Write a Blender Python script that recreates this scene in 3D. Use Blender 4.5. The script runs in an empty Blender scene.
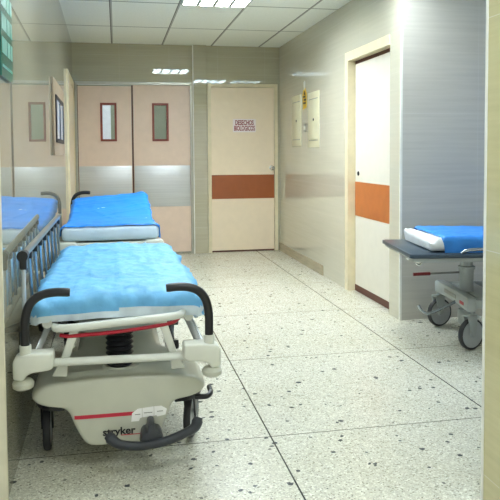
import bpy, bmesh, math, random
from mathutils import Vector, Matrix, noise
from mathutils.bvhtree import BVHTree
random.seed(7)
PI = math.pi
sc = bpy.context.scene
COL = sc.collection

# ------------------------------------------------------------------ materials
def lin(c):
    return tuple(((v/255)/12.92 if v/255 <= .04045 else ((v/255+.055)/1.055)**2.4) for v in c) + (1,)

def new_mat(name):
    m = bpy.data.materials.new(name); m.use_nodes = True
    nt = m.node_tree
    return m, nt, nt.nodes['Principled BSDF']

def N(nt, t, **kw):
    n = nt.nodes.new(t)
    for k, v in kw.items():
        setattr(n, k, v)
    return n

def mat(name, rgb, rough=.5, metal=0., var=.06, scale=12., coat=0., bump=0., bscale=60., spec=.5, stretch=None):
    m, nt, b = new_mat(name)
    tc = N(nt, 'ShaderNodeTexCoord')
    mp = N(nt, 'ShaderNodeMapping')
    if stretch: mp.inputs['Scale'].default_value = stretch
    nt.links.new(tc.outputs['Object'], mp.inputs['Vector'])
    nz = N(nt, 'ShaderNodeTexNoise'); nz.inputs['Scale'].default_value = scale; nz.inputs['Detail'].default_value = 3
    nt.links.new(mp.outputs['Vector'], nz.inputs['Vector'])
    rp = N(nt, 'ShaderNodeValToRGB')
    c = lin(rgb)
    rp.color_ramp.elements[0].position = .3; rp.color_ramp.elements[1].position = .7
    rp.color_ramp.elements[0].color = tuple(v*(1-var) for v in c[:3]) + (1,)
    rp.color_ramp.elements[1].color = tuple(min(1, v*(1+var)) for v in c[:3]) + (1,)
    nt.links.new(nz.outputs['Fac'], rp.inputs['Fac'])
    nt.links.new(rp.outputs['Color'], b.inputs['Base Color'])
    b.inputs['Roughness'].default_value = rough; b.inputs['Metallic'].default_value = metal
    b.inputs['Coat Weight'].default_value = coat; b.inputs['Coat Roughness'].default_value = .05
    b.inputs['Specular IOR Level'].default_value = spec
    if bump:
        n2 = N(nt, 'ShaderNodeTexNoise'); n2.inputs['Scale'].default_value = bscale; n2.inputs['Detail'].default_value = 4
        nt.links.new(mp.outputs['Vector'], n2.inputs['Vector'])
        bp = N(nt, 'ShaderNodeBump'); bp.inputs['Strength'].default_value = bump; bp.inputs['Distance'].default_value = .01
        nt.links.new(n2.outputs['Fac'], bp.inputs['Height']); nt.links.new(bp.outputs['Normal'], b.inputs['Normal'])
    return m

def math_node(nt, op, a, b=None, c=None):
    n = N(nt, 'ShaderNodeMath', operation=op)
    for i, v in enumerate((a, b, c)):
        if v is None: continue
        if isinstance(v, (int, float)): n.inputs[i].default_value = v
        else: nt.links.new(v, n.inputs[i])
    return n.outputs[0]

def joint_mask(nt, comp, off, period, half):
    """1 on a joint line of half width `half` every `period` along one coordinate."""
    t = math_node(nt, 'SUBTRACT', comp, off)
    t = math_node(nt, 'DIVIDE', t, period)
    t = math_node(nt, 'ADD', t, 100.5)
    t = math_node(nt, 'FRACT', t)
    t = math_node(nt, 'SUBTRACT', t, .5)
    t = math_node(nt, 'ABSOLUTE', t)
    return math_node(nt, 'LESS_THAN', t, half/period)

def mix(nt, fac, a, b):
    n = N(nt, 'ShaderNodeMix', data_type='RGBA')
    for sock, v in ((n.inputs[0], fac), (n.inputs[6], a), (n.inputs[7], b)):
        if isinstance(v, (int, float)): sock.default_value = v
        elif isinstance(v, tuple): sock.default_value = v
        else: nt.links.new(v, sock)
    return n.outputs[2]

def tile_mat(name, rgb, axis, joint, ho=(0, 1.2), vo=(.93, .302), rough=.04, streak=.10, jhalf=.0016, ior=1.5):
    """glossy wall tile with fine horizontal streaks; axis = horizontal world axis of the wall ('X' or 'Y')"""
    m, nt, b = new_mat(name)
    tc = N(nt, 'ShaderNodeTexCoord')
    sp = N(nt, 'ShaderNodeSeparateXYZ'); nt.links.new(tc.outputs['Object'], sp.inputs[0])
    mp = N(nt, 'ShaderNodeMapping'); mp.inputs['Scale'].default_value = (.9, .9, 26)
    nt.links.new(tc.outputs['Object'], mp.inputs['Vector'])
    nz = N(nt, 'ShaderNodeTexNoise'); nz.inputs['Scale'].default_value = 1.6; nz.inputs['Detail'].default_value = 5
    nz.inputs['Roughness'].default_value = .62
    nt.links.new(mp.outputs['Vector'], nz.inputs['Vector'])
    rp = N(nt, 'ShaderNodeValToRGB'); c = lin(rgb)
    rp.color_ramp.elements[0].position = .32; rp.color_ramp.elements[1].position = .68
    rp.color_ramp.elements[0].color = tuple(v*(1-streak) for v in c[:3]) + (1,)
    rp.color_ramp.elements[1].color = tuple(min(1, v*(1+streak)) for v in c[:3]) + (1,)
    nt.links.new(nz.outputs['Fac'], rp.inputs['Fac'])
    j1 = joint_mask(nt, sp.outputs[axis], ho[0], ho[1], jhalf)
    j2 = joint_mask(nt, sp.outputs['Z'], vo[0], vo[1], jhalf)
    j = math_node(nt, 'MAXIMUM', j1, j2)
    j = math_node(nt, 'MULTIPLY', j, .55)
    nt.links.new(mix(nt, j, rp.outputs['Color'], lin(joint)), b.inputs['Base Color'])
    b.inputs['Roughness'].default_value = rough
    b.inputs['IOR'].default_value = ior
    return m

def floor_mat():
    m, nt, b = new_mat('terrazzo')
    tc = N(nt, 'ShaderNodeTexCoord')
    sp = N(nt, 'ShaderNodeSeparateXYZ'); nt.links.new(tc.outputs['Object'], sp.inputs[0])
    # fine mixed chips
    v1 = N(nt, 'ShaderNodeTexVoronoi'); v1.inputs['Scale'].default_value = 170
    nt.links.new(tc.outputs['Object'], v1.inputs['Vector'])
    s1 = N(nt, 'ShaderNodeSeparateColor'); nt.links.new(v1.outputs['Color'], s1.inputs[0])
    r1 = N(nt, 'ShaderNodeValToRGB')
    cr = r1.color_ramp
    stops = [(0, (140, 138, 122)), (.13, (192, 190, 175)), (.4, (201, 199, 181)), (.75, (211, 210, 192)), (1, (236, 236, 222))]
    while len(cr.elements) < len(stops): cr.elements.new(.5)
    for e, (p, col) in zip(cr.elements, stops): e.position = p; e.color = lin(col)
    nt.links.new(s1.outputs[0], r1.inputs['Fac'])
    base = r1.outputs['Color']
    # large soft cloudiness, worn beige
    nz = N(nt, 'ShaderNodeTexNoise'); nz.inputs['Scale'].default_value = 1.3; nz.inputs['Detail'].default_value = 4
    nt.links.new(tc.outputs['Object'], nz.inputs['Vector'])
    rr = N(nt, 'ShaderNodeMapRange'); rr.inputs[1].default_value = .45; rr.inputs[2].default_value = .75; rr.inputs[4].default_value = .45
    nt.links.new(nz.outputs['Fac'], rr.inputs[0])
    tint = N(nt, 'ShaderNodeMix', data_type='RGBA', blend_type='MULTIPLY')
    nt.links.new(rr.outputs[0], tint.inputs[0]); nt.links.new(base, tint.inputs[6]); tint.inputs[7].default_value = lin((226, 222, 205))
    base = tint.outputs[2]
    # sparse dark chips, two sizes, distorted outlines
    dist = N(nt, 'ShaderNodeTexNoise'); dist.inputs['Scale'].default_value = 40
    nt.links.new(tc.outputs['Object'], dist.inputs['Vector'])
    dm = N(nt, 'ShaderNodeVectorMath', operation='MULTIPLY_ADD')
    nt.links.new(dist.outputs['Color'], dm.inputs[0]); dm.inputs[1].default_value = (.026, .016, .0)
    nt.links.new(tc.outputs['Object'], dm.inputs[2])
    for sca, thr, keep, colr in ((11.5, .165, .75, (58, 64, 70)), (24, .17, .26, (104, 104, 96)), (7.5, .11, .36, (46, 52, 58)), (16, .18, .40, (76, 80, 80))):
        v = N(nt, 'ShaderNodeTexVoronoi'); v.inputs['Scale'].default_value = sca
        nt.links.new(dm.outputs[0], v.inputs['Vector'])
        sc_ = N(nt, 'ShaderNodeSeparateColor'); nt.links.new(v.outputs['Color'], sc_.inputs[0])
        size = math_node(nt, 'MULTIPLY_ADD', sc_.outputs[1], thr*.65, thr*.35)
        hit = math_node(nt, 'LESS_THAN', v.outputs['Distance'], size)
        kp = math_node(nt, 'LESS_THAN', sc_.outputs[0], keep)
        f = math_node(nt, 'MULTIPLY', hit, kp)
        f = math_node(nt, 'MULTIPLY', f, .92)
        base = mix(nt, f, base, lin(colr))
    jx = joint_mask(nt, sp.outputs['X'], .6465, 1.0847, .0036)
    jy = joint_mask(nt, sp.outputs['Y'], 2.822, 1.102, .0028)
    base = mix(nt, jy, base, lin((88, 88, 80)))
    base = mix(nt, jx, base, lin((58, 58, 54)))
    nt.links.new(base, b.inputs['Base Color'])
    b.inputs['Roughness'].default_value = .24
    return m

def ceiling_mat():
    m, nt, b = new_mat('ceiling_tile')
    tc = N(nt, 'ShaderNodeTexCoord')
    sp = N(nt, 'ShaderNodeSeparateXYZ'); nt.links.new(tc.outputs['Object'], sp.inputs[0])
    nz = N(nt, 'ShaderNodeTexNoise'); nz.inputs['Scale'].default_value = 90; nz.inputs['Detail'].default_value = 3
    nt.links.new(tc.outputs['Object'], nz.inputs['Vector'])
    rp = N(nt, 'ShaderNodeValToRGB')
    rp.color_ramp.elements[0].position = .3; rp.color_ramp.elements[0].color = lin((234, 238, 226))
    rp.color_ramp.elements[1].position = .6; rp.color_ramp.elements[1].color = lin((243, 247, 236))
    nt.links.new(nz.outputs['Fac'], rp.inputs['Fac'])
    jx = joint_mask(nt, sp.outputs['X'], -.03, .603, .011)
    jy = joint_mask(nt, sp.outputs['Y'], 7.2, 1.17, .011)
    j = math_node(nt, 'MAXIMUM', jx, jy)
    ix = joint_mask(nt, sp.outputs['X'], -.038, .603, .004)
    iy = joint_mask(nt, sp.outputs['Y'], 7.192, 1.17, .004)
    i = math_node(nt, 'MAXIMUM', ix, iy)
    c = mix(nt, j, rp.outputs['Color'], lin((172, 176, 164)))
    c = mix(nt, i, c, lin((96, 98, 90)))
    nt.links.new(c, b.inputs['Base Color'])
    b.inputs['Roughness'].default_value = .8
    return m

def emit_mat(name, rgb, strength):
    m, nt, b = new_mat(name)
    tc = N(nt, 'ShaderNodeTexCoord')
    nz = N(nt, 'ShaderNodeTexNoise'); nz.inputs['Scale'].default_value = 3
    nt.links.new(tc.outputs['Object'], nz.inputs['Vector'])
    rp = N(nt, 'ShaderNodeValToRGB'); c = lin(rgb)
    rp.color_ramp.elements[0].color = tuple(v*.96 for v in c[:3]) + (1,); rp.color_ramp.elements[1].color = c
    nt.links.new(nz.outputs['Fac'], rp.inputs['Fac'])
    nt.links.new(rp.outputs['Color'], b.inputs['Emission Color'])
    b.inputs['Emission Strength'].default_value = strength
    b.inputs['Base Color'].default_value = c
    return m

def glass_mat():
    m, nt, b = new_mat('clear_glass')
    tc = N(nt, 'ShaderNodeTexCoord'); nz = N(nt, 'ShaderNodeTexNoise'); nz.inputs['Scale'].default_value = 2
    nt.links.new(tc.outputs['Object'], nz.inputs['Vector'])
    rp = N(nt, 'ShaderNodeValToRGB')
    rp.color_ramp.elements[0].color = (.93, .97, .95, 1); rp.color_ramp.elements[1].color = (.97, .99, .98, 1)
    nt.links.new(nz.outputs['Fac'], rp.inputs['Fac']); nt.links.new(rp.outputs['Color'], b.inputs['Base Color'])
    b.inputs['Transmission Weight'].default_value = 1; b.inputs['Roughness'].default_value = 0; b.inputs['IOR'].default_value = 1.05
    return m

M = {}
M['floor'] = floor_mat()
M['ceil'] = ceiling_mat()
M['tile_left'] = tile_mat('glossy_tile_left', (160, 156, 135), 'Y', (196, 194, 180), rough=.012, ior=2.3, streak=.04, jhalf=-1.)
M['tile_back'] = tile_mat('glossy_tile_back', (176, 170, 143), 'X', (196, 192, 172), ho=(.65, .6), rough=.025, streak=.06, ior=1.9)
M['tile_right'] = tile_mat('glossy_tile_right', (202, 198, 178), 'Y', (214, 211, 196), ho=(5.45, .9), rough=.02, streak=.035, ior=1.8)
M['tile_alcove'] = tile_mat('glossy_tile_alcove', (190, 187, 176), 'X', (204, 204, 200), ho=(2.655, .6), vo=(1.528, 1.2), rough=.07, streak=.06)
M['tile_near'] = tile_mat('glossy_tile_near', (200, 193, 150), 'Y', (226, 222, 200), ho=(1.3, .6), vo=(1.70, .79), rough=.1, streak=.05)
M['trim_white'] = mat('white_trim', (232, 232, 222), .4)
M['trim_cream'] = mat('cream_trim', (214, 208, 184), .4)
M['skirt'] = mat('skirting_tile', (172, 160, 132), .15, stretch=(1, 1, 10), var=.12, scale=4)
M['cream'] = mat('cream_paint', (226, 214, 180), .35)
M['cream_door'] = mat('cream_door', (238, 220, 192), .35, var=.02)
M['white_door'] = mat('white_door', (226, 221, 206), .35, var=.02)
M['pink_door'] = mat('beige_door', (226, 203, 184), .4, var=.03)
M['band_back'] = mat('brown_band_back', (154, 84, 42), .4, var=.06)
M['band_right'] = mat('brown_band_right', (186, 106, 48), .4, var=.06)
M['dark_brown'] = mat('dark_brown', (88, 44, 30), .5)
M['red_brown'] = mat('red_brown_frame', (126, 52, 34), .4)
M['kick'] = mat('brushed_aluminium', (204, 206, 206), .38, .5, var=.06, scale=5, stretch=(.3, 1, 14))
M['alu'] = mat('aluminium_frame', (184, 182, 168), .3, .5)
M['chrome'] = mat('chrome', (215, 215, 212), .12, 1)
M['steel'] = mat('satin_steel', (180, 188, 194), .25, .9)
M['link'] = mat('pale_metal', (214, 220, 222), .25, .3)
M['bars'] = mat('rail_bar_steel', (150, 172, 190), .25, .8)
M['rail_grey'] = mat('rail_grey', (146, 146, 136), .3, .6)
M['shell'] = mat('ivory_plastic', (190, 191, 174), .28, var=.03, coat=.3)
M['white_pl'] = mat('white_plastic', (212, 214, 202), .3, var=.03)
M['white_tube'] = mat('white_enamel', (216, 219, 210), .3, var=.03)
M['black'] = mat('black_rubber', (22, 23, 26), .35, var=.1)
M['tyre'] = mat('tyre_rubber', (42, 44, 48), .5, var=.1)
M['pedal'] = mat('charcoal_pedal', (44, 48, 54), .4, var=.1)
M['red'] = mat('red_enamel', (178, 22, 44), .3)
M['red_print'] = mat('red_print', (190, 40, 62), .45)
M['ink'] = mat('dark_ink', (30, 30, 34), .5)
M['red_ink'] = mat('red_ink', (140, 8, 36), .5)
M['paper'] = mat('white_paper', (238, 226, 224), .5, var=.02)
M['label'] = mat('white_label', (246, 246, 242), .45, var=.02)
M['matt'] = mat('pale_mattress', (206, 224, 236), .5, var=.05)
M['pad_white'] = mat('white_pad', (236, 240, 240), .6, var=.04, bump=.4, bscale=25)
M['sheet_a'] = mat('light_blue_sheet', (108, 180, 228), .52, var=.13, scale=6, bump=.5, bscale=22)
M['sheet_b'] = mat('mid_blue_sheet', (28, 132, 222), .55, var=.10, scale=5, bump=.2, bscale=22)
M['sheet_c'] = mat('vivid_blue_sheet', (52, 140, 226), .42, var=.10, scale=5, bump=.2, bscale=22)
M['lining'] = mat('white_lining', (214, 228, 236), .5, var=.04)
M['grey_metal'] = mat('grey_enamel', (170, 176, 174), .3, var=.05)
M['dark_frame'] = mat('slate_frame', (62, 78, 92), .3, .2, var=.08)
M['wheel_grey'] = mat('grey_wheel', (176, 181, 182), .35, var=.05)
M['panel'] = mat('cream_metal_panel', (230, 225, 192), .35, var=.03)
M['tan'] = mat('tan_board', (160, 140, 114), .3, var=.06)
M['pane'] = mat('bluish_pane', (190, 208, 226), .08, var=.1, scale=3)
M['green'] = mat('green_sign', (18, 98, 82), .2, var=.05)
M['pale_green'] = mat('pale_lettering', (104, 164, 148), .4, var=.1)
M['yellow'] = mat('yellow_card', (226, 186, 30), .45, var=.05)
M['lamp'] = emit_mat('lamp_white', (240, 249, 255), 36.)
M['lamp_far'] = emit_mat('lamp_far', (240, 249, 255), 100.)
M['lamp_cool'] = emit_mat('lamp_cool', (190, 216, 255), 40.)
M['fin'] = mat('louvre_fin', (190, 205, 210), .25, .6)
M['glass'] = glass_mat()
M['far_white'] = mat('far_white_paint', (236, 240, 246), .5)
M['far_grey'] = mat('far_grey_green', (140, 146, 126), .5, var=.1, scale=3)

# ------------------------------------------------------------------ mesh helpers
def bm_new(): return bmesh.new()

def box(bm, x0, x1, y0, y1, z0, z1, bev=0., seg=2, mtx=None):
    t = bmesh.new()
    bmesh.ops.create_cube(t, size=1)
    for v in t.verts:
        v.co = Vector(((x0+x1)/2+v.co.x*(x1-x0), (y0+y1)/2+v.co.y*(y1-y0), (z0+z1)/2+v.co.z*(z1-z0)))
    if bev > 0:
        bmesh.ops.bevel(t, geom=t.edges[:]+t.verts[:], offset=bev, segments=seg, affect='EDGES', profile=.5)
    merge(bm, t, mtx)

def merge(bm, t, mtx=None):
    if mtx is not None: bmesh.ops.transform(t, matrix=mtx, verts=t.verts[:])
    me = bpy.data.meshes.new('tmp'); t.to_mesh(me); t.free()
    bm.from_mesh(me); bpy.data.meshes.remove(me)

def prism(bm, pts, d0, d1, axis='Y', bev=0., seg=2, mtx=None):
    """extrude a 2D outline; axis Y: pts are (x,z); axis X: (y,z); axis Z: (x,y)"""
    t = bmesh.new()
    def P(a, b, d):
        return (a, d, b) if axis == 'Y' else ((d, a, b) if axis == 'X' else (a, b, d))
    f0 = [t.verts.new(P(a, b, d0)) for a, b in pts]; f1 = [t.verts.new(P(a, b, d1)) for a, b in pts]
    t.faces.new(f0); t.faces.new(f1[::-1])
    n = len(pts)
    for i in range(n): t.faces.new((f0[i], f1[i], f1[(i+1) % n], f0[(i+1) % n]))
    bmesh.ops.recalc_face_normals(t, faces=t.faces[:])
    if bev: bmesh.ops.bevel(t, geom=t.edges[:], offset=bev, segments=seg, affect='EDGES', profile=.5)
    merge(bm, t, mtx)

def tube(bm, pts, r, seg=12, r2=None, cap=True, flat=1.):
    """sweep a circle along a polyline; r may be a list"""
    pts = [Vector(p) for p in pts]; n = len(pts)
    rs = r if isinstance(r, (list, tuple)) else [r]*n
    rings = []; up = None
    for i, p in enumerate(pts):
        d = (pts[min(i+1, n-1)]-pts[max(i-1, 0)]).normalized()
        if up is None:
            up = Vector((0, 0, 1)) if abs(d.z) < .9 else Vector((0, 1, 0))
        s = d.cross(up).normalized(); up = s.cross(d).normalized()
        rings.append([bm.verts.new(p+(s*math.cos(a)*flat+up*math.sin(a))*rs[i]) for a in [2*PI*k/seg for k in range(seg)]])
    for a, b in zip(rings, rings[1:]):
        for k in range(seg): bm.faces.new((a[k], a[(k+1) % seg], b[(k+1) % seg], b[k]))
    if cap: bm.faces.new(rings[0][::-1]); bm.faces.new(rings[-1])

def smooth_path(pts, n=6):
    """Catmull-Rom"""
    P = [Vector(p) for p in pts]; P = [P[0]*2-P[1]]+P+[P[-1]*2-P[-2]]
    out = []
    for i in range(1, len(P)-2):
        for k in range(n):
            t = k/n; a, b, c, d = P[i-1:i+3]
            out.append(.5*((2*b)+(c-a)*t+(2*a-5*b+4*c-d)*t*t+(3*b-a-3*c+d)*t**3))
    out.append(P[-2]); return out

def lathe(bm, prof, seg=28, mtx=None):
    """prof: (r,z) list, closed at both ends on the axis"""
    t = bmesh.new(); rings = []
    for r, z in prof:
        if r < 1e-5: rings.append([t.verts.new((0, 0, z))])
        else: rings.append([t.verts.new((r*math.cos(2*PI*k/seg), r*math.sin(2*PI*k/seg), z)) for k in range(seg)])
    for a, b in zip(rings, rings[1:]):
        for k in range(seg):
            j = (k+1) % seg
            if len(a) == 1 and len(b) == 1: continue
            if len(a) == 1: t.faces.new((a[0], b[j], b[k]))
            elif len(b) == 1: t.faces.new((a[k], a[j], b[0]))
            else: t.faces.new((a[k], a[j], b[j], b[k]))
    bmesh.ops.recalc_face_normals(t, faces=t.faces[:])
    merge(bm, t, mtx)

def obj(name, bm, m, parent=None, smooth=False, angle=40):
    me = bpy.data.meshes.new(name)
    bmesh.ops.recalc_face_normals(bm, faces=bm.faces[:])
    if smooth:
        for f in bm.faces: f.smooth = True
        for e in bm.edges:
            if len(e.link_faces) == 2 and e.calc_face_angle(0) > math.radians(angle): e.smooth = False
    bm.to_mesh(me); bm.free()
    o = bpy.data.objects.new(name, me); COL.objects.link(o)
    me.materials.append(m if not isinstance(m, str) else M[m])
    if parent is not None: o.parent = parent
    return o

def boxo(name, m, parent, *a, bev=0., seg=2):
    bm = bm_new(); box(bm, *a, bev=bev, seg=seg); return obj(name, bm, m, parent, smooth=bev > 0)

def tag(o, label, cat=None, group=None, kind=None):
    o['label'] = label
    if cat: o['category'] = cat
    if group: o['group'] = group
    if kind: o['kind'] = kind
    return o

def thing(name, label, cat, loc=(0, 0, 0), rz=0., group=None, kind=None):
    o = bpy.data.objects.new(name, None); COL.objects.link(o); o.empty_display_size = .1
    o.location = loc; o.rotation_euler = (0, 0, rz)
    return tag(o, label, cat, group, kind)

def struct(o, label, cat): return tag(o, label, cat, kind='structure')

def text_bm(body, size, width=None, mtx=None, bold=.0):
    cu = bpy.data.curves.new('txt', 'FONT'); cu.body = body; cu.size = size; cu.align_x = 'CENTER'; cu.align_y = 'CENTER'
    cu.resolution_u = 3; cu.offset = bold
    o = bpy.data.objects.new('txt', cu); COL.objects.link(o)
    dg = bpy.context.evaluated_depsgraph_get()
    me = bpy.data.meshes.new_from_object(o.evaluated_get(dg))
    bm = bmesh.new(); bm.from_mesh(me)
    bpy.data.objects.remove(o); bpy.data.curves.remove(cu); bpy.data.meshes.remove(me)
    xs = [v.co.x for v in bm.verts]
    if width:
        s = width/(max(xs)-min(xs)); 
        for v in bm.verts: v.co.x *= s
    if mtx is not None: bmesh.ops.transform(bm, matrix=mtx, verts=bm.verts[:])
    return bm

FACE_CAM = Matrix.Rotation(PI/2, 4, 'X')      # xy drawing -> xz plane facing -Y

# ------------------------------------------------------------------ dimensions of the place
H = 2.575; YB = 8.307; XR = 2.04; YA = 4.60
def XL(y): return -.405-.0165*(y-2.5)
TL = math.atan(.0165)

# floor and ceiling
bm = bm_new(); box(bm, -3.2, 4.6, -4, 11, -.1, 0); struct(obj('floor', bm, 'floor'), 'speckled grey terrazzo floor with dark joint lines', 'floor')
bm = bm_new(); box(bm, -3.2, 4.6, -4, 11, H, H+.1); struct(obj('ceiling', bm, 'ceil'), 'white suspended tile ceiling with thin grid lines', 'ceiling')

# left wall (very slightly off parallel)
bm = bm_new()
prism(bm, [(XL(2.5), 2.5), (XL(8.42), 8.42), (XL(8.42)-.2, 8.42), (XL(2.5)-.2, 2.5)], 0, H, 'Z')
struct(obj('wall_left', bm, 'tile_left'), 'glossy beige tiled wall along the left side of the corridor', 'wall')
bm = bm_new(); box(bm, -.62, XL(2.5)+.002, 2.482, 2.4995, 0, H, bev=.003)
struct(obj('trim_1', bm, 'trim_cream'), 'pale cream end strip on the near end of the left wall', 'trim')

# back wall with the two door openings
DX0, DX1, DZ = -.475, .925, 2.105
SX0, SX1, SZ = 1.118, 2.012, 2.112
bm = bm_new()
box(bm, -.75, DX0, YB, YB+.14, 0, H); box(bm, DX0, DX1, YB, YB+.14, DZ, H)
box(bm, DX1, SX0, YB, YB+.14, 0, H); box(bm, SX0, SX1, YB, YB+.14, SZ, H); box(bm, SX1, 2.25, YB, YB+.14, 0, H)
struct(obj('wall_back', bm, 'tile_back'), 'beige tiled end wall holding the double door and cream door', 'wall')
bm = bm_new(); box(bm, .935, 1.105, YB-.04, YB, 0, H, bev=.002)
struct(obj('trim_2', bm, 'tile_back'), 'narrow tiled pilaster between the double door and the cream door', 'pillar')
bm = bm_new(); box(bm, .931, .943, YB-.043, YB-.031, 0, H)
struct(obj('trim_3', bm, 'trim_white'), 'thin pale corner bead on the left edge of the tiled pilaster', 'trim')

# right wall with door recess
RY0, RY1, RZ = 4.80, 5.79, 2.135
bm = bm_new()
box(bm, XR, XR+.16, YA+.001, RY0, 0, H); box(bm, XR, XR+.16, RY1, YB, 0, H); box(bm, XR, XR+.16, RY0, RY1, RZ, H)
struct(obj('wall_right', bm, 'tile_right'), 'pale glossy tiled wall along the right side of the corridor', 'wall')
bm = bm_new(); box(bm, XR+.002, 4.5, YA, YA+.14, 0, H)
struct(obj('wall_alcove', bm, 'tile_alcove'), 'cool grey tiled wall behind the alcove stretcher', 'wall')
bm = bm_new(); box(bm, XR-.003, XR+.012, YA-.003, YA+.012, 0, H)
struct(obj('trim_4', bm, 'trim_white'), 'white corner bead between the right wall and the alcove', 'trim')
bm = bm_new(); box(bm, 4.5, 4.6, -3, YA+.14, 0, H)
struct(obj('wall_far_right', bm, 'tile_alcove'), 'grey tiled wall closing the alcove at the far right', 'wall')
# near right pier
PXW = 1.2424
bm = bm_new(); box(bm, PXW, PXW+.3, -1.6, 2.1, 0, H)
struct(obj('wall_near_right', bm, 'tile_near'), 'yellowish beige tiled pier at the right edge in the foreground', 'wall')
bm = bm_new(); box(bm, PXW-.003, PXW+.012, 2.09, 2.103, 0, H)
struct(obj('trim_5', bm, 'trim_white'), 'white edge bead on the foreground pier', 'trim')
bm = bm_new(); box(bm, XR-.012, XR, 6.47, YB, 0, .1, bev=.003)
struct(obj('baseboard_right', bm, 'skirt'), 'brownish skirting tile at the foot of the right wall', 'baseboard')

# corridor beyond the double door, seen through its two panes
bm = bm_new(); box(bm, -1.6, 2.3, 10.4, 10.5, 0, H); struct(obj('wall_beyond', bm, 'far_grey'), 'grey green wall seen through the double door panes', 'wall')
bm = bm_new(); box(bm, -1.2, -.075, 10.34, 10.4, 0, 2.2, bev=.005); struct(obj('door_5', bm, 'far_white'), 'white door seen through the left pane of the double door', 'door')
bm = bm_new(); box(bm, -1.7, -1.6, 8.45, 10.5, 0, H); box(bm, 2.3, 2.4, 8.45, 10.5, 0, H)
struct(obj('wall_beyond_side', bm, 'far_grey'), 'side walls of the space beyond the double door', 'wall')

# ------------------------------------------------------------------ double door
d = thing('door_1', 'beige double swing door with aluminium kick plates and small windows', 'door', kind='structure')
bm = bm_new()
box(bm, DX0, DX0+.022, YB-.012, YB+.1, 0, DZ); box(bm, DX1-.022, DX1, YB-.012, YB+.1, 0, DZ); box(bm, DX0, DX1, YB-.012, YB+.1, DZ-.02, DZ+.012)
obj('door_frame', bm, 'alu', d)
def swing_leaf(x0, x1, wx0, wx1, top, knob):
    y0, y1 = YB+.02, YB+.06; wz0, wz1 = 1.425, 1.838
    bm = bm_new()
    box(bm, x0, wx0, y0, y1, .022, top); box(bm, wx1, x1, y0, y1, .022, top)
    box(bm, wx0, wx1, y0, y1, .022, wz0); box(bm, wx0, wx1, y0, y1, wz1, top)
    bmesh.ops.remove_doubles(bm, verts=bm.verts[:], dist=1e-5)
    leaf = obj('door_leaf', bm, 'pink_door', d)
    boxo('kick_plate', 'kick', leaf, x0+.004, x1-.004, y0-.004, y0, .592, 1.098, bev=.001)
    bm = bm_new(); w = .026
    for q in ((wx0-w, wx0, wz0-w, wz1+w), (wx1, wx1+w, wz0-w, wz1+w), (wx0, wx1, wz0-w, wz0), (wx0, wx1, wz1, wz1+w)):
        box(bm, q[0], q[1], y0-.012, y1+.01, q[2], q[3], bev=.002)
    wf = obj('window_frame', bm, 'red_brown', leaf)
    boxo('pane', 'glass', wf, wx0, wx1, y0+.015, y0+.02, wz0, wz1)
    return leaf
swing_leaf(-.446, .186, -.158, -.016, 2.066, 1)
swing_leaf(.212, .902, .463, .612, 2.082, 0)
bm = bm_new(); box(bm, .19, .208, YB+.025, YB+.06, .02, 2.08); obj('meeting_strip', bm, 'dark_brown', d)
# dark stop strip down the hinge side of the left leaf
bm = bm_new(); box(bm, -.453, -.4455, YB+.022, YB+.06, .02, 2.08); obj('hinge_strip', bm, 'dark_brown', d)

# ------------------------------------------------------------------ cream single door
d = thing('door_2', 'cream door with brown band and red lettered notice at the corridor end', 'door', kind='structure')
bm = bm_new(); fw = .042
box(bm, SX0, SX0+fw, YB-.016, YB+.1, 0, SZ); box(bm, SX1-fw, SX1, YB-.016, YB+.1, 0, SZ)
box(bm, SX0+fw, SX1-fw, YB-.016, YB+.1, SZ-fw, SZ)
obj('door_frame', bm, 'cream', d)
leaf = boxo('door_leaf', 'cream_door', d, SX0+fw+.004, SX1-fw-.004, YB+.005, YB+.045, .018, SZ-fw-.006)
boxo('brown_band', 'band_back', leaf, SX0+fw+.005, SX1-fw-.005, YB+.001, YB+.005, .672, .972)
boxo('door_sweep', 'dark_brown', leaf, SX0+fw+.005, SX1-fw-.005, YB+.003, YB+.04, .004, .02)
bm = bm_new()
lathe(bm, [(0, 0), (.03, 0), (.032, .006), (.012, .012), (.011, .03), (.026, .042), (.029, .056), (.02, .068), (0, .07)], 20, Matrix.Translation((1.935, YB+.005, 1.055)) @ Matrix.Rotation(PI/2, 4, 'X'))
obj('door_knob', bm, 'chrome', leaf, smooth=True)
# the notice on it
s = thing('notice', 'white paper notice with red capitals taped to the cream door', 'sign', (1.585, YB, 1.59))
boxo('sheet', 'paper', s, -.147, .147, .0012, .0035, -.083, .083)
b1 = text_bm('DESECHOS', .085, .235, Matrix.Translation((0, .0005, .034)) @ FACE_CAM, .0025)
b2 = text_bm('BIOLOGICOS', .085, .265, Matrix.Translation((0, .0005, -.036)) @ FACE_CAM, .0025)
merge(b1, b2); obj('lettering', b1, 'red_ink', s)

# ------------------------------------------------------------------ right hand door
d = thing('door_3', 'tall white door with orange brown band set in the right wall', 'door', kind='structure')
cw = .078
bm = bm_new()
box(bm, XR-.012, XR+.10, RY1-cw, RY1, 0, RZ)
box(bm, XR-.012, XR+.10, RY0, RY1-cw, RZ-cw, RZ)
box(bm, XR+.012, XR+.10, RY0, RY0+.02, 0, RZ-cw)
obj('door_frame', bm, 'cream', d, smooth=True)
XD = XR+.06
leaf = boxo('door_leaf', 'white_door', d, XD, XD+.04, RY0+.022, RY1-cw-.004, .06, RZ-cw-.03)
boxo('top_strip', 'dark_brown', leaf, XD-.002, XD+.03, RY0+.022, RY1-cw-.004, RZ-cw-.03, RZ-cw-.001)
boxo('bottom_rail', 'dark_brown', leaf, XD-.003, XD+.03, RY0+.022, RY1-cw-.004, .004, .06)
boxo('brown_band', 'band_right', leaf, XD-.003, XD, RY0+.022, RY1-cw-.004, .682, .985)
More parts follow.
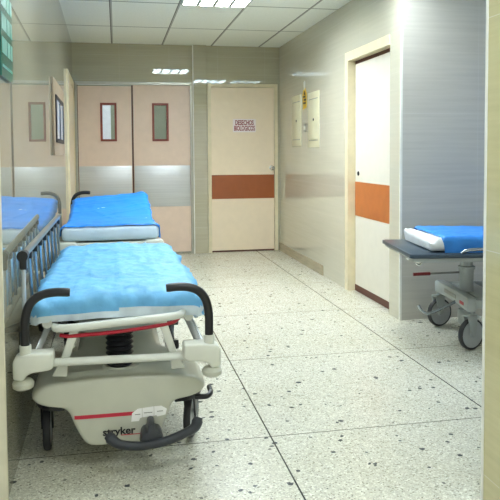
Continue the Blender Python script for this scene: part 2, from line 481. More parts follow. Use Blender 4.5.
bm = bm_new(); lathe(bm, [(0, 0), (.02, 0), (.02, .006), (.012, .01), (0, .011)], 16, Matrix.Translation((XD, 5.63, 1.06)) @ Matrix.Rotation(-PI/2, 4, 'Y'))
obj('lock', bm, 'ink', leaf, smooth=True)

# ------------------------------------------------------------------ left wall door casing
d = thing('door_4', 'cream door and casing at the far end of the left wall', 'door', (XL(7.58), 7.58, 0), TL, kind='structure')
bm = bm_new()
box(bm, .001, .02, -.70, -.62, 0, 2.09); box(bm, .001, .02, .62, .70, 0, 2.09); box(bm, .001, .02, -.62, .62, 2.01, 2.09)
obj('door_frame', bm, 'cream', d, smooth=True)
boxo('door_leaf', 'cream_door', d, .001, .012, -.62, .62, .01, 2.01)

# ------------------------------------------------------------------ things on the walls
p = thing('wall_panel', 'tan framed wall case with dark edged bluish glass on the left wall', 'wall case', (XL(5.55), 5.55, 1.52), TL)
boxo('backboard', 'tan', p, .001, .016, -.58, .58, -.28, .28, bev=.003)
bm = bm_new()
for y in (-.43, -.02, .39): box(bm, .016, .026, y-.025, y+.025, -.155, .135, bev=.002)
box(bm, .016, .026, -.455, .415, -.185, -.155, bev=.002); box(bm, .016, .026, -.455, .415, .135, .165, bev=.002)
obj('glass_frame', bm, 'ink', p, smooth=True)
for y0, y1 in ((-.405, -.045), (.005, .365)): boxo('pane', 'pane', p, .016, .021, y0, y1, -.155, .135)

g = thing('directory_sign', 'dark green directory sign with pale rows high on the left wall', 'sign', (XL(2.67), 2.67, 1.53), TL)
bm = bm_new(); prism(bm, [(-.155, 0), (.13, .0), (.155, .025), (.155, .78), (-.155, .78)], .002, .012, 'X', bev=.002)
obj('board', bm, 'green', g)
bm = bm_new()
for i in range(8):
    z = .085+i*.085
    for a, b_ in ((-.135, -.01), (.005, .08), (.095, .14)): box(bm, .012, .0128, a, b_, z, z+.058)
box(bm, .012, .0128, -.13, .13, .035, .045)
obj('lettering', bm, 'pale_green', g)

for i, (y0, y1, z0, z1, lab) in enumerate(((7.28, 7.68, 1.32, 1.90, 'cream breaker panel on the right wall, the one nearer the cream door'),
                                         (6.60, 7.0, 1.30, 1.885, 'cream breaker panel on the right wall, the one nearer the white door'))):
    p = thing('breaker_panel', lab, 'electrical panel', (XR, (y0+y1)/2, z0), group='breaker panels')
    hw, hh = (y1-y0)/2, z1-z0
    boxo('cover', 'panel', p, -.007, .0, -hw, hw, 0, hh, bev=.002)
    lid = boxo('lid', 'panel', p, -.0095, -.007, -hw+.03, hw-.03, .085, hh-.085, bev=.001)
    for zz in (.072, hh-.079): boxo('seam', 'rail_grey', p, -.0085, -.007, -hw+.04, hw-.04, zz, zz+.007)
    bm = bm_new(); lathe(bm, [(0, 0), (.014, 0), (.014, .005), (0, .006)], 12, Matrix.Translation((-.0095, -.02, hh*.5)) @ Matrix.Rotation(-PI/2, 4, 'Y')); obj('lock', bm, 'ink', lid)
t = thing('caution_tag', 'yellow warning tag hanging by a white string between the breaker panels', 'tag', (XR, 7.14, 1.72))
bm = bm_new(); prism(bm, [(-.075, .02), (.06, 0), (.082, .17), (.03, .235), (-.03, .235), (-.082, .17)], -.004, -.002, 'X'); obj('card', bm, 'yellow', t)
bm = bm_new()
for z, a, b_ in ((.06, -.05, .05), (.095, -.06, .03), (.13, -.03, .055)): box(bm, -.005, -.004, a, b_, z, z+.02)
prism(bm, [(-.03, .16), (.03, .16), (0, .205)], -.005, -.004, 'X'); obj('lettering', bm, 'ink', t)
bm = bm_new(); tube(bm, [(-.004, -.012, .215), (-.004, -.02, .30), (-.004, .0, .31), (-.004, .02, .30), (-.004, .012, .215)], .005, 6); obj('string', bm, 'trim_white', t)
p = thing('wall_plate', 'small grey switch plate below the yellow warning tag', 'switch', (XR, 7.13, 1.52))
boxo('plate', 'rail_grey', p, -.006, -.001, -.05, .05, -.05, .045, bev=.002)
bm = bm_new(); box(bm, -.01, -.006, -.03, -.005, -.02, .02, bev=.001); box(bm, -.01, -.006, .008, .033, -.02, .02, bev=.001); obj('switch', bm, 'trim_white', p)

# ------------------------------------------------------------------ ceiling lights
def troffer(x, y, lab, l=.6, w=.58, lamp='lamp'):
    t = thing('ceiling_light', lab, 'ceiling light', (x, y, H), group='louvred ceiling lights')
    bm = bm_new(); e = .014
    box(bm, -w/2, -w/2+e, -l/2, l/2, -.016, -.001); box(bm, w/2-e, w/2, -l/2, l/2, -.016, -.001)
    box(bm, -w/2+e, w/2-e, -l/2, -l/2+e, -.016, -.001); box(bm, -w/2+e, w/2-e, l/2-e, l/2, -.016, -.001)
    obj('frame', bm, 'trim_white', t)
    boxo('diffuser', lamp, t, -w/2+e, w/2-e, -l/2+e, l/2-e, -.004, -.001)
    bm = bm_new()
    for k in range(1, 4):
        xx = -w/2+k*w/4; box(bm, xx-.016, xx+.016, -l/2+e, l/2-e, -.014, -.004)
    for k in range(1, 8):
        yy = -l/2+k*l/8; box(bm, -w/2+e, w/2-e, yy-.002, yy+.002, -.013, -.0045)
    obj('louvre', bm, 'fin', t)
    return t
troffer(.875, 5.72, 'louvred fluorescent ceiling light at the top edge, above the corridor', lamp='lamp_far')
troffer(1.7, 4.25, 'louvred ceiling light over the alcove mouth')
troffer(.3, 3.3, 'added louvred fill light, out of view above the nearest stretcher')  # unseen lamp, added to light the near part of the corridor
troffer(.9, 1.2, 'added louvred fill light, out of view overhead near the foreground pier')  # extra lamp added out of view to brighten the foreground
troffer(.3, -1.4, 'added louvred fill light, unseen behind the viewpoint')  # added fill for the open end of the corridor, never in view
troffer(4.0, 3.3, 'louvred ceiling light deep inside the alcove', lamp='lamp_cool')
troffer(.3, 9.4, 'added louvred fill light, unseen beyond the double door')  # added out of view so the space behind the panes is lit

# ------------------------------------------------------------------ draped sheets
def drape(name, w, l, r, over, zfun, mat_, seed, amp=.006, step=.013, parent=None, loc=(0, 0, 0), rz=0., thick=0, fold=None, crk=.3):
    """a sheet laid over a pad w x l whose top is zfun(x,y); over = (left, right, near, far) overhang lengths"""
    bm = bm_new()
    oL, oR, oN, oF = over
    u0, u1, v0, v1 = -w/2-oL, w/2+oR, -oN, l+oF
    nu, nv = int((u1-u0)/step)+1, int((v1-v0)/step)+1
    g = []
    for j in range(nv+1):
        row = []
        for i in range(nu+1):
            u = u0+(u1-u0)*i/nu; v = v0+(v1-v0)*j/nv
            cx = min(max(u, -w/2+r), w/2-r); cy = min(max(v, r), l-r)
            dx, dy = u-cx, v-cy; dd = math.hypot(dx, dy)
            hz, drop = 0, 0
            lim = max(oL, oR, oN, oF)
            if dd > 1e-6:
                q = r*PI/2
                if dd < q: hz = r*math.sin(dd/r); drop = r*(1-math.cos(dd/r))
                else: hz = r; drop = r+min(dd-q, lim*.75)
                x, y = cx+dx/dd*hz, cy+dy/dd*hz
            else: x, y = u, v
            nx = Vector((u*3.1+seed, v*3.1, seed*1.7))
            wv = noise.noise(nx*1.0)*1.0+noise.noise(nx*2.7)*.5
            rid = (1-abs(noise.noise(Vector((u*5+seed*3, v*2.2+u*2, 3.3)))*2))
            rid2 = (1-abs(noise.noise(Vector((u*3-v*4+seed, v*5, 8.3)))*2))
            fine = (1-abs(noise.noise(Vector((u*11+v*4, v*9-u*3, seed)))*2))
            fine2 = (1-abs(noise.noise(Vector((u*17-v*9, v*15, seed+4)))*2))
            h_ = amp*(wv+crk*(max(0, fine-.6)*1.5+max(0, fine2-.6))+.9*max(0, rid-.55)*1.6+.8*max(0, rid2-.6)*1.6)
            if fold:
                for ax, pos in fold:
                    q_ = (u if ax == 'u' else v)-pos
                    h_ += .0035*math.exp(-(q_/.012)**2)
            z = zfun(cx, cy)-drop
            if drop > r*.6:
                k = h_*1.5+.004*math.sin((u if abs(dy) > abs(dx) else v)*38+seed)*min(1, drop/.05)
                L_ = max(dd, 1e-6); x += dx/L_*k; y += dy/L_*k
            z += h_*(1 if drop < r else .3)
            row.append(bm.verts.new((x, y, z)))
        g.append(row)
    for j in range(nv):
        for i in range(nu): bm.faces.new((g[j][i], g[j][i+1], g[j+1][i+1], g[j+1][i]))
    o = obj(name, bm, mat_, parent, smooth=True, angle=180)
    o.location = loc; o.rotation_euler = (0, 0, rz)
    return o

def pad(bm, w, l, r, t, zfun, x0=0, y0=0, nx=14, ny=40):
    """soft mattress slab with rounded sides following zfun (top)"""
    rings = []
    prof = []
    hw = w/2
    for a in [0, 22, 45, 67, 90]: prof.append((hw-r+r*math.sin(math.radians(a)), -(r-r*math.cos(math.radians(a)))))
    for a in [90, 67, 45, 22, 0]: prof.append((hw-r+r*math.sin(math.radians(a)), -t+(r-r*math.cos(math.radians(a)))))
    ring = [(x, z) for x, z in prof]+[(-x, z) for x, z in prof[::-1]]
    ys = [0, r*.12, r*.5, r]+[r+(l-2*r)*k/ny for k in range(1, ny)]+[l-r, l-r*.5, l-r*.12, l]
    for y in ys:
        e = min(y, l-y); s = 1 if e >= r else 1-(r-math.sqrt(max(0, r*r-(r-e)**2)))/r*.9
        sh = r*(1-s)
        R = []
        for x, z in ring:
            xx = x-math.copysign(sh*.8, x); zz = -t/2+(z+t/2)*(1-(1-s)*.75)
            R.append(bm.verts.new((x0+xx, y0+y, zfun(xx, y)+zz)))
        rings.append(R)
    n = len(ring)
    for a, b in zip(rings, rings[1:]):
        for k in range(n): bm.faces.new((a[k], a[(k+1) % n], b[(k+1) % n], b[k]))
    bm.faces.new(rings[0]); bm.faces.new(rings[-1][::-1])

# ------------------------------------------------------------------ hydraulic stretcher (end frame faces -Y); local y = 0 at its bumpers
def hood_mesh(L):
    """moulded base cover, T-shaped at both ends; cross sections along y, then subdivided"""
    def sec(y, zt, hw, wing, wz, zb, bw, s=1.):
        # right half, top centre to bottom centre
        pts = [(0, zt), (hw*.6, zt), (hw, zt-.006), (wing-.035, zt-.014), (wing, zt-.055), (wing-.002, wz+.025), (wing-.035, wz), (hw+.04, wz-.006), (hw+.012, wz-.03), ((hw+.04+bw)/2, (wz+zb)/2-.005), (bw+.012, zb+.014), (bw-.012, zb-.004), (bw*.5, zb-.004), (0, zb-.004)]
        full = pts+[(-x, z) for x, z in pts[-2:0:-1]]
        cz = .24
        return [(x*s, y, cz+(z-cz)*s) for x, z in full]
    A = dict(zt=.372, hw=.19, wing=.345, wz=.272, zb=.098, bw=.135)
    S = [sec(.068, s=.86, **A), sec(.072, s=.95, **A), sec(.088, s=1, **A), sec(.2, s=1, **A), sec(.40, **A), sec(.46, zt=.37, hw=.185, wing=.30, wz=.275, zb=.10, bw=.13),
         sec(.54, zt=.365, hw=.17, wing=.215, wz=.26, zb=.12, bw=.12), sec(.62, zt=.365, hw=.165, wing=.20, wz=.25, zb=.14, bw=.12)]
    n = len(S[0])
    secs = S+[[(x, L-y, z) for x, y, z in s] for s in S[::-1]]
    bm = bm_new()
    R = [[bm.verts.new(p) for p in s] for s in secs]
    for a, b in zip(R, R[1:]):
        for k in range(n): bm.faces.new((a[k], a[(k+1) % n], b[(k+1) % n], b[k]))
    bm.faces.new(R[0]); bm.faces.new(R[-1][::-1])
    bmesh.ops.recalc_face_normals(bm, faces=bm.faces[:])
    me = bpy.data.meshes.new('t'); bm.to_mesh(me); bm.free()
    o = bpy.data.objects.new('t', me); COL.objects.link(o)
    md = o.modifiers.new('s', 'SUBSURF'); md.levels = 2
    dg = bpy.context.evaluated_depsgraph_get()
    m2 = bpy.data.meshes.new_from_object(o.evaluated_get(dg))
    bm = bm_new(); bm.from_mesh(m2)
    bpy.data.objects.remove(o); bpy.data.meshes.remove(me); bpy.data.meshes.remove(m2)
    return bm

def project_front(bm, tree, off=.0012, thick=0):
    for v in bm.verts:
        hit = tree.ray_cast(Vector((v.co.x, -1, v.co.z)), Vector((0, 1, 0)))
        if hit[0] is not None: v.co.y = hit[0].y-off
    return bm

def grid_patch(outline_rect, nx, nz):
    x0, x1, z0, z1 = outline_rect
    bm = bm_new()
    V = [[bm.verts.new((x0+(x1-x0)*i/nx, 0, z0+(z1-z0)*j/nz)) for i in range(nx+1)] for j in range(nz+1)]
    for j in range(nz):
        for i in range(nx): bm.faces.new((V[j][i], V[j][i+1], V[j+1][i+1], V[j+1][i]))
    return bm

def caster(parent, x, y, ang, r=.1, w=.03, zf=.262):
    """wheel part with tyre and hub plus a fork"""
    Rz = Matrix.Translation((x, y, r)) @ Matrix.Rotation(ang, 4, 'Z')
    ax = Rz @ Matrix.Rotation(PI/2, 4, 'Y')
    bm = bm_new()
    h = w/2
    lathe(bm, [(r*.86, -h), (r*.94, -h), (r*.985, -h*.6), (r, 0), (r*.985, h*.6), (r*.94, h), (r*.86, h), (r*.84, 0), (r*.86, -h)], 32, ax)
    wh = obj('wheel', bm, 'tyre', parent, smooth=True)
    bm = bm_new(); lathe(bm, [(0, -h*.8), (r*.18, -h*1.05), (r*.22, -h*.6), (r*.5, -h*.45), (r*.86, -h*.85), (r*.86, h*.85), (r*.5, h*.45), (r*.22, h*.6), (r*.18, h*1.05), (0, h*.8)], 28, ax)
    obj('hub', bm, 'wheel_grey', wh, smooth=True)
    bm = bm_new()
    for s in (-1, 1):
        xx = s*(h+.006)
        prism(bm, [(-.016, -.008), (.016, -.008), (.028, r+.012), (.028, r+.025), (-.05, r+.025), (-.05, r+.012)], xx-.004, xx+.004, 'X', bev=.001, mtx=Rz)
    box(bm, -h-.01, h+.01, -.05, .028, r+.014, r+.028, bev=.003, mtx=Rz)
    lathe(bm, [(0, r+.02), (.02, r+.02), (.02, zf-r), (0, zf-r)], 16, Rz)
    return wh, bm

def stretcher(name, label, loc, L, zmat, mw, mats, horns='near', rails='left', rz=0., detail=True):
    t = thing(name, label, 'stretcher', loc, rz, group='wheeled hospital stretchers')
    # base
    hb = hood_mesh(L)
    tree = BVHTree.FromBMesh(hb)
    hood = obj('base_cover', hb, 'shell', t, smooth=True, angle=60)
    if detail:
        obj('red_stripe', project_front(grid_patch((-.178, .06, .212, .227), 24, 2), tree), 'red_print', hood)
        bm = bm_new()
        def lab_part(pts):
            vs = [bm.verts.new((a, 0, b)) for a, b in pts]; bm.faces.new(vs)
        z0 = .187
        lab_part([(.040, z0), (.071, z0), (.074, z0+.010), (.083, z0+.014), (.083, z0+.052), (.066, z0+.05), (.044, z0+.034)])
        lab_part([(.0845, z0+.014), (.1295, z0+.016), (.1295, z0+.055), (.0845, z0+.052)])
        lab_part([(.131, z0+.016), (.139, z0+.018), (.143, z0+.012), (.176, z0+.016), (.182, z0+.04), (.16, z0+.055), (.131, z0+.055)])
        lb = obj('instruction_label', project_front(bm, tree, .0022), 'label', hood)
        bm = bm_new()
        for a, b_, c_ in ((.055, .076, .026), (.09, .124, .03), (.142, .166, .032)): box(bm, a, b_, 0, .0002, z0+c_, z0+c_+.003)
        obj('lettering', project_front(bm, tree, .003), 'rail_grey', lb)
        tb = text_bm('stryker', .042, .128, Matrix.Translation((-.008, 0, .152)) @ FACE_CAM, .0012)
        obj('brand_lettering', project_front(tb, tree, .0016), 'ink', hood)
        obj('lettering_bar', project_front(grid_patch((.0, .075, .134, .1375), 8, 1), tree, .0014), 'red_print', hood)
    # fenders + casters
    for yy, sgn in ((.30, 1), (L-.30, -1)):
        for s in (-1, 1):
            bm = bm_new()
            pts = []
            for k in range(13):
                a = PI*k/12; pts.append((s*(.215+.133*math.sin(a)**.6), yy-.208*math.cos(a)))
            prism(bm, pts, .240, .268, 'Z', bev=.006)
            obj('fender', bm, 'black', t, smooth=True)
            ang = 0.04 if s < 0 else -.32
            wh, fb = caster(t, s*.305, yy+.02, ang if yy < 1 else .1, zf=.255)
            obj('fork', fb, 'black', t, smooth=True)
    # front steering pedal bar
    if detail:
        bm = bm_new()
        P = smooth_path([(-.05, .02, .158), (-.028, .0, .143), (.0, -.012, .131), (.06, -.018, .123), (.115, -.02, .126), (.18, -.018, .135), (.24, -.01, .152), (.285, .0, .17), (.302, .012, .205)], 5)
        rr = []
        for i in range(len(P)):
            e = min(i, len(P)-1-i)/(len(P)-1)*2; rr.append(.025-.007*min(1, e*2.2) if e > .06 else .019)
        tube(bm, P, rr, 14, flat=.9)
        obj('steer_pedal', bm, 'pedal', t, smooth=True)
        bm = bm_new()
        prism(bm, [(.07, .112), (.166, .118), (.156, .158), (.146, .17), (.131, .172), (.129, .198), (.122, .205), (.109, .205), (.102, .198), (.100, .172), (.086, .17), (.078, .158)], -.02, .07, 'Y', bev=.006, seg=2)
        obj('pedal_bracket', bm, 'pedal', t, smooth=True)
        # side brake pedal tip at the right
        bm = bm_new(); tube(bm, smooth_path([(.30, .10, .255), (.345, .09, .258), (.366, .12, .262), (.368, .18, .264)], 5), .011, 10); obj('brake_pedal', bm, 'black', t, smooth=True)
    # lift columns with bellows
    for yy in (.225, L-.3):
        bm = bm_new()
        prof = [(0, .36), (.058, .36)]
        for k in range(7):
            z = .372+k*.021; prof += [(.047, z), (.058, z+.0105)]
        prof += [(.05, .522), (.042, .528), (0, .528)]
        lathe(bm, prof, 28, Matrix.Translation((0, yy, 0)))
        bl = obj('bellows', bm, 'black', t, smooth=True, angle=70)
        bm = bm_new(); lathe(bm, [(0, .352), (.082, .352), (.08, .372), (.066, .378), (.06, .372), (0, .372)], 28, Matrix.Translation((0, yy, 0))); obj('collar', bm, 'shell', bl, smooth=True)
        bm = bm_new(); box(bm, -.16, .16, yy-.05, yy+.05, .528, .575, bev=.006); obj('lift_head', bm, 'grey_metal', t, smooth=True)
    # litter frame
    ym0 = .10
    bm = bm_new()
    for s in (-1, 1): tube(bm, [(s*.275, .09, .592), (s*.275, L-.06, .592)], .019, 12)
    for yy in (.5, 1.0, 1.5):
        if yy < L-.2: tube(bm, [(-.275, yy, .588), (.275, yy, .588)], .014, 10)
    obj('litter_frame', bm, 'white_tube', t, smooth=True)
    boxo('litter_deck', 'white_pl', t, -.305, .305, .1, L-.06, .603, .616, bev=.004)
    if detail:
        # rounded foot rail, slightly tilted
        tilt = lambda x, y, z: (x, y, z+x*.06)
        bm = bm_new(); tube(bm, smooth_path([tilt(-.245, .16, .592), tilt(-.246, .09, .592), tilt(-.222, .055, .593), tilt(-.15, .045, .593), tilt(0, .042, .594), tilt(.15, .045, .593), tilt(.225, .055, .593), tilt(.25, .09, .592), tilt(.25, .16, .592)], 5), .0155, 14)
        obj('foot_rail', bm, 'white_tube', t, smooth=True)
        bm = bm_new(); tube(bm, smooth_path([(-.225, .075, .548), (-.18, .062, .546), (0, .058, .554), (.16, .062, .569), (.215, .072, .577), (.235, .1, .582)], 5), .0075, 10)
        obj('red_release_bar', bm, 'red', t, smooth=True)
        # flat legs from the foot rail down to the cross tube
        for s, zt in ((-1, .575), (1, .585)):
            bm = bm_new()
            prism(bm, [(s*.150, zt), (s*.185, zt), (s*.225, .455), (s*.258, .392), (s*.202, .388), (s*.198, .44)], .06, .085, 'Y', bev=.004)
            obj('end_strut', bm, 'white_pl', t, smooth=True)
            bm = bm_new(); box(bm, min(s*.2, s*.235), max(s*.2, s*.235), .10, .14, .555, .60, bev=.004); obj('strut_clamp', bm, 'black', t, smooth=True)
        bm = bm_new(); tube(bm, [(-.262, .03, .457), (.262, .03, .449)], .0155, 14); obj('cross_tube', bm, 'white_tube', t, smooth=True)
        # silver links of the side rails
        for s in (-1, 1):
            bm = bm_new()
            tube(bm, [(s*.268, .2, .585), (s*.33, .1, .445)], .017, 8, flat=.5)
            if s > 0: tube(bm, [(s*.285, .24, .585), (s*.345, .14, .455)], .006, 8)
            obj('rail_link', bm, 'link', t, smooth=True)
        bm = bm_new(); lathe(bm, [(0, 0), (.012, 0), (.014, .008), (.012, .032), (0, .036)], 14, Matrix.Translation((.222, .09, .465))); obj('lock_knob', bm, 'black', t, smooth=True)
        # small catches and linkage under the litter
        for s in (-1, 1):
            bm = bm_new(); tube(bm, smooth_path([(s*.12, .11, .575), (s*.16, .1, .565), (s*.185, .1, .53), (s*.18, .1, .49)], 5), .008, 8); obj('cable_loop', bm, 'white_pl', t, smooth=True)
    # corner castings with bumper rollers
    ends = [(0, 1)] if detail else [(0, 1)]
    for yy, sg in ((0, 1), (L, -1)):
        for s in (-1, 1):
            bm = bm_new()
            if detail or sg < 0:
                pts = [(.245, .508), (.335, .508), (.378, .498), (.389, .484), (.389, .416), (.352, .408), (.343, .426), (.322, .437), (.262, .442), (.243, .452)]
                zo = 0
            else:
                pts = [(.235, .665), (.33, .668), (.352, .655), (.352, .62), (.32, .605), (.225, .61), (.205, .63)]
            prism(bm, [(s*a, b) for a, b in pts], yy-sg*.03, yy+sg*.055, 'Y', bev=.009, seg=3)
            cs = obj('corner_casting', bm, 'white_pl', t, smooth=True)
            if detail or sg < 0:
                bm = bm_new(); lathe(bm, [(0, .372), (.026, .372), (.038, .380), (.04, .396), (.032, .408), (.012, .414), (0, .414)], 22, Matrix.Translation((s*.356, yy, 0)))
                obj('bumper_roller', bm, 'shell', cs, smooth=True)
    if not detail:
        bm = bm_new(); box(bm, -.23, .23, -.005, .05, .615, .655, bev=.008); obj('end_bar', bm, 'white_pl', t, smooth=True)
    # push handles
    ph = [(.345, 0, .50), (.346, 0, .56), (.345, 0, .625), (.334, 0, .675), (.31, 0, .709), (.272, 0, .727), (.23, 0, .732), (.18, 0, .729)]
    yy = 0 if horns == 'near' else L
    for s in (-1, 1):
        dz = 0 if horns == 'near' else .155
        if horns == 'far' and s > 0: continue
        bm = bm_new()
        P = smooth_path([(s*a, yy+b, c+dz) for a, b, c in ph], 5)
        tube(bm, P, [.0168 if i > 2 else .0165 for i in range(len(P)-1)]+[.015], 14)
        hd = obj('push_handle', bm, 'black', t, smooth=True)
        bm = bm_new(); tube(bm, [(s*.345, yy, .49), (s*.345, yy, .538+dz)], .0215, 14); obj('handle_socket', bm, 'white_pl', hd, smooth=True)
    # raised side rail on the left
    if rails == 'left':
        X = -.372; yA, yB = .20, 1.86
        bm = bm_new(); tube(bm, [(X, yA, .846), (X, yB, .85)], .018, 12, flat=.7)
        rl = obj('side_rail', bm, 'rail_grey', t, smooth=True)
        bm = bm_new(); tube(bm, [(X, yA-.03, .846), (X, yA+.02, .846)], .022, 12); box(bm, X-.014, X+.014, yA-.015, yA+.025, .79, .846, bev=.004); obj('end_cap', bm, 'black', rl, smooth=True)
        bm = bm_new(); tube(bm, [(X, yA, .80), (X, yA, .60)], .0085, 12); obj('end_post', bm, 'link', rl, smooth=True)
        for k in range(8):
            y = .37+k*.2
            bm = bm_new(); tube(bm, [(X, y, .832), (X+.004, y+.055, .60)], .0125, 10, flat=.6); br = obj('rail_bar', bm, 'bars', rl, smooth=True)
            bm = bm_new(); box(bm, X-.015, X+.015, y-.02, y+.022, .81, .838, bev=.004); obj('bar_clip', bm, 'black', br, smooth=True)
        bm = bm_new(); tube(bm, [(X, yA, .592), (X, yB, .592)], .014, 12); obj('lower_rail', bm, 'rail_grey', rl, smooth=True)
    if rails == 'left' and detail:
        # lowered rail on the right, folded under the litter edge
        bm = bm_new(); tube(bm, [(.335, .35, .53), (.335, 1.75, .53)], .012, 10); obj('folded_rail', bm, 'bars', t, smooth=True)
    return t

# nearest stretcher
Y0 = 2.585
s1 = stretcher('stretcher', 'nearest hospital stretcher with ivory base, black push handles and raised left rail', (0, Y0, 0), 1.86, .69, .66, None)
zf = lambda x, y: .683-.008*y+.004*math.cos(x*9)
bm = bm_new(); pad(bm, .635, 1.60, .03, .06, lambda x, y: zf(x, y)-.004, 0, .115)
obj('mattress', bm, 'matt', s1, smooth=True)
sh = drape('bed_sheet', .66, 1.64, .035, (.085, .085, .075, .05), lambda x, y: zf(x, y-.02)+.006, 'sheet_a', 1.3, amp=.0095, crk=1.1, loc=(0.0, Y0+.092, 0), fold=[('u', .0), ('u', -.17), ('u', .17), ('v', .35), ('v', .8), ('v', 1.2)])
sh.data.materials.append(M['lining'])
for p in sh.data.polygons:
    c = p.center
    if c.y < .02 and c.z < .628+.008*noise.noise(Vector((c.x*9, 2, 5)))+.01*math.sin(c.x*6+1): p.material_index = 1
tag(sh, 'crinkled pale blue sheet on the nearest stretcher', 'sheet', 'blue stretcher sheets')
# white underside showing along the near hem
# second stretcher
Y1 = 4.56
s2 = stretcher('stretcher', 'second stretcher with raised back, parked behind the nearest one', (-.045, Y1, 0), 1.9, .74, .66, None, horns='far', rails=None, detail=False, rz=.012)
def zf2(x, y):
    pts = [(-.5, .765), (0, .765), (.3, .745), (.65, .728), (1.0, .735), (1.3, .775), (1.6, .83), (1.85, .868), (2.5, .87)]
    for (a, za), (b, zb) in zip(pts, pts[1:]):
        if a <= y <= b:
            t = (y-a)/(b-a); return za+(zb-za)*t+.075*x*max(0, min(1, y-.7))
    return pts[-1][1]
bm = bm_new(); pad(bm, .645, 1.80, .032, .098, lambda x, y: zf2(x, y), .0, .02)
obj('mattress', bm, 'matt', s2, smooth=True)
sh = drape('bed_sheet', .655, 1.80, .03, (.06, .095, -.004, .03), lambda x, y: zf2(x, y)+.006, 'sheet_b', 5.1, amp=.008, loc=(-.045, Y1+.02, 0), rz=.012)
tag(sh, 'smooth bright blue sheet on the second stretcher with the raised back', 'sheet', 'blue stretcher sheets')

# ------------------------------------------------------------------ alcove stretcher; local x runs away from its visible end
s3 = thing('stretcher', 'alcove stretcher with slate edged top and grey castors, partly behind the pier', 'stretcher', (1.775, 4.085, 0), -.149, group='wheeled hospital stretchers')
bm = bm_new(); prism(bm, [(0.02, -.36), (0, -.34), (0, .34), (.02, .36), (1.95, .36), (1.95, -.36)], .606, .632, 'Z', bev=.006)
obj('litter_top', bm, 'dark_frame', s3, smooth=True)
bm = bm_new(); box(bm, .02, 1.93, -.345, .345, .586, .606, bev=.004); box(bm, .12, 1.8, -.2, -.16, .555, .586, bev=.003); box(bm, .12, 1.8, .16, .2, .555, .586, bev=.003)
obj('under_frame', bm, 'grey_metal', s3, smooth=True)
bm = bm_new(); tube(bm, smooth_path([(.32, -.33, .632), (.34, -.335, .645), (.40, -.338, .655), (.6, -.338, .656), (1.3, -.338, .656), (1.5, -.338, .655), (1.55, -.335, .632)], 4), .011, 10); obj('side_rail', bm, 'steel', s3, smooth=True)
for yy in (-.1, .1):
    bm = bm_new(); tube(bm, smooth_path([(.05, yy-.2, .59), (.055, yy-.2, .565), (.075, yy-.2, .56), (.09, yy-.2, .575)], 4), .005, 8); box(bm, .04, .07, yy-.22, yy-.18, .575, .6, bev=.003); obj('hook', bm, 'chrome', s3, smooth=True)
cx, cyy = .50, .06
bm = bm_new(); lathe(bm, [(0, .32), (.046, .32), (.046, .47), (.055, .47), (.055, .486), (.04, .49), (.04, .54), (0, .54)], 24, Matrix.Translation((cx, cyy, 0))); obj('lift_column', bm, 'grey_metal', s3, smooth=True)
bm = bm_new(); box(bm, cx-.055, cx+.055, cyy-.05, cyy+.05, .522, .556, bev=.006); obj('column_clamp', bm, 'rail_grey', s3, smooth=True)
bm = bm_new(); lathe(bm, [(0, .115), (.045, .115), (.055, .13), (.055, .2), (.05, .215), (0, .215)], 24, Matrix.Translation((cx-.03, cyy-.08, 0))); obj('foot_pump', bm, 'grey_metal', s3, smooth=True)
bm = bm_new()
prism(bm, [(-.23, .245), (-.23, .325), (-.2, .335), (.38, .335), (.41, .32), (.41, .245), (.2, .255), (-.05, .255)], .40, .455, 'X', bev=.006)
box(bm, .455, 1.5, -.22, -.165, .262, .318, bev=.005); box(bm, .455, 1.5, .345, .40, .262, .318, bev=.005); box(bm, .5, .66, -.165, .345, .285, .318, bev=.004)
be = obj('base_frame', bm, 'grey_metal', s3, smooth=True)
boxo('maker_label', 'red', be, .398, .4, -.16, -.09, .272, .292)
boxo('slot', 'rail_grey', be, .397, .4, -.02, .2, .285, .31)
for x, y, a in ((.435, -.2, -1.15), (.425, .378, -1.2), (1.48, -.2, -1.2), (1.48, .378, -1.1)):
    wh, fb = caster(s3, x, y, a, r=.1, w=.034, zf=.27)
    for ch in wh.children: pass
    wh.name = 'wheel'; obj('fork', fb, 'grey_metal', s3, smooth=True)
bm = bm_new(); tube(bm, smooth_path([(.41, .0, .265), (.33, -.03, .235), (.24, -.05, .205), (.2, -.055, .2), (.165, -.05, .215), (.145, -.04, .25)], 5), .010, 10); obj('brake_lever', bm, 'steel', s3, smooth=True)
bm = bm_new(); tube(bm, [(.24, .33, .385), (.56, .33, .395)], .007, 8); hr = obj('release_rod', bm, 'rail_grey', s3, smooth=True)
bm = bm_new(); tube(bm, [(.22, .33, .384), (.34, .33, .388)], .012, 10); obj('red_grip', bm, mat('dark_red_grip', (120, 30, 30), .4), hr, smooth=True)
RX = Matrix.Rotation(-PI/2, 4, 'Z')
zc = lambda x, y: .722+.004*math.sin(y*7)
bm = bm_new(); pad(bm, .60, 1.7, .035, .086, zc, 0, 0, ny=90)
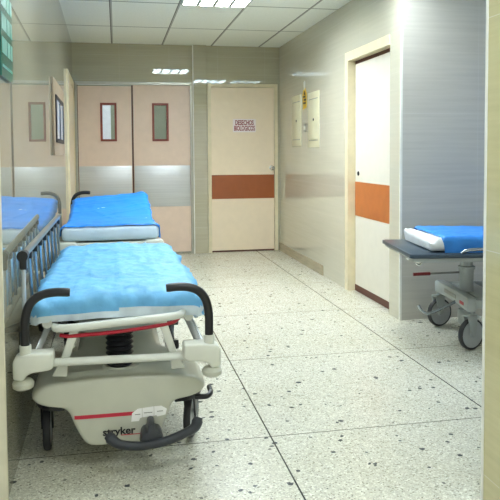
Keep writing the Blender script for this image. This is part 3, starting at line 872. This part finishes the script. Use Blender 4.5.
for v in bm.verts:
    k = max(0, 1-v.co.y/.25)
    if v.co.z > .66: v.co.z += k*(.026*noise.noise(v.co*13)+.022*noise.noise(v.co*29)-.006)
    v.co.y += k*.04*noise.noise(v.co*11)
bmesh.ops.transform(bm, matrix=Matrix.Translation((.13, 0, 0)) @ RX, verts=bm.verts[:])
obj('mattress', bm, 'pad_white', s3, smooth=True)
e = Vector((math.cos(-.149), math.sin(-.149)))
sh = drape('bed_sheet', .615, 1.62, .036, (.1, .1, -.005, .04), lambda x, y: zc(x, y)+.012-.006*min(1, y*4), 'sheet_c', 9.7, amp=.007, loc=(1.775+e.x*.2, 4.085+e.y*.2, 0), rz=-.149-PI/2)
tag(sh, 'vivid blue sheet on the alcove stretcher, ending short of its white pad', 'sheet', 'blue stretcher sheets')

# ------------------------------------------------------------------ world, camera
w = bpy.data.worlds.new('world'); sc.world = w; w.use_nodes = True
bg = w.node_tree.nodes['Background']; bg.inputs['Color'].default_value = (.95, .97, 1, 1); bg.inputs['Strength'].default_value = .95

cam = bpy.data.cameras.new('camera'); co = bpy.data.objects.new('camera', cam); COL.objects.link(co)
cam.sensor_width = 36; cam.sensor_height = 36; cam.sensor_fit = 'HORIZONTAL'
cam.lens = 670.09/500*36
yaw, pit, roll = .1962, .0513, -.0066
fx = Vector((math.sin(yaw), math.cos(yaw), 0)); r_ = Vector((math.cos(yaw), -math.sin(yaw), 0)); u_ = Vector((0, 0, 1))
F = math.cos(pit)*fx-math.sin(pit)*u_; U = math.sin(pit)*fx+math.cos(pit)*u_
R2 = math.cos(roll)*r_+math.sin(roll)*U; U2 = -math.sin(roll)*r_+math.cos(roll)*U
co.matrix_world = Matrix(((R2.x, U2.x, -F.x, 0), (R2.y, U2.y, -F.y, 0), (R2.z, U2.z, -F.z, 1.25), (0, 0, 0, 1)))
cam.shift_x = 0; cam.shift_y = -(250-187.1)/500
cam.clip_start = .05
sc.camera = co
sc.view_settings.view_transform = 'Standard'
sc.view_settings.exposure = 0
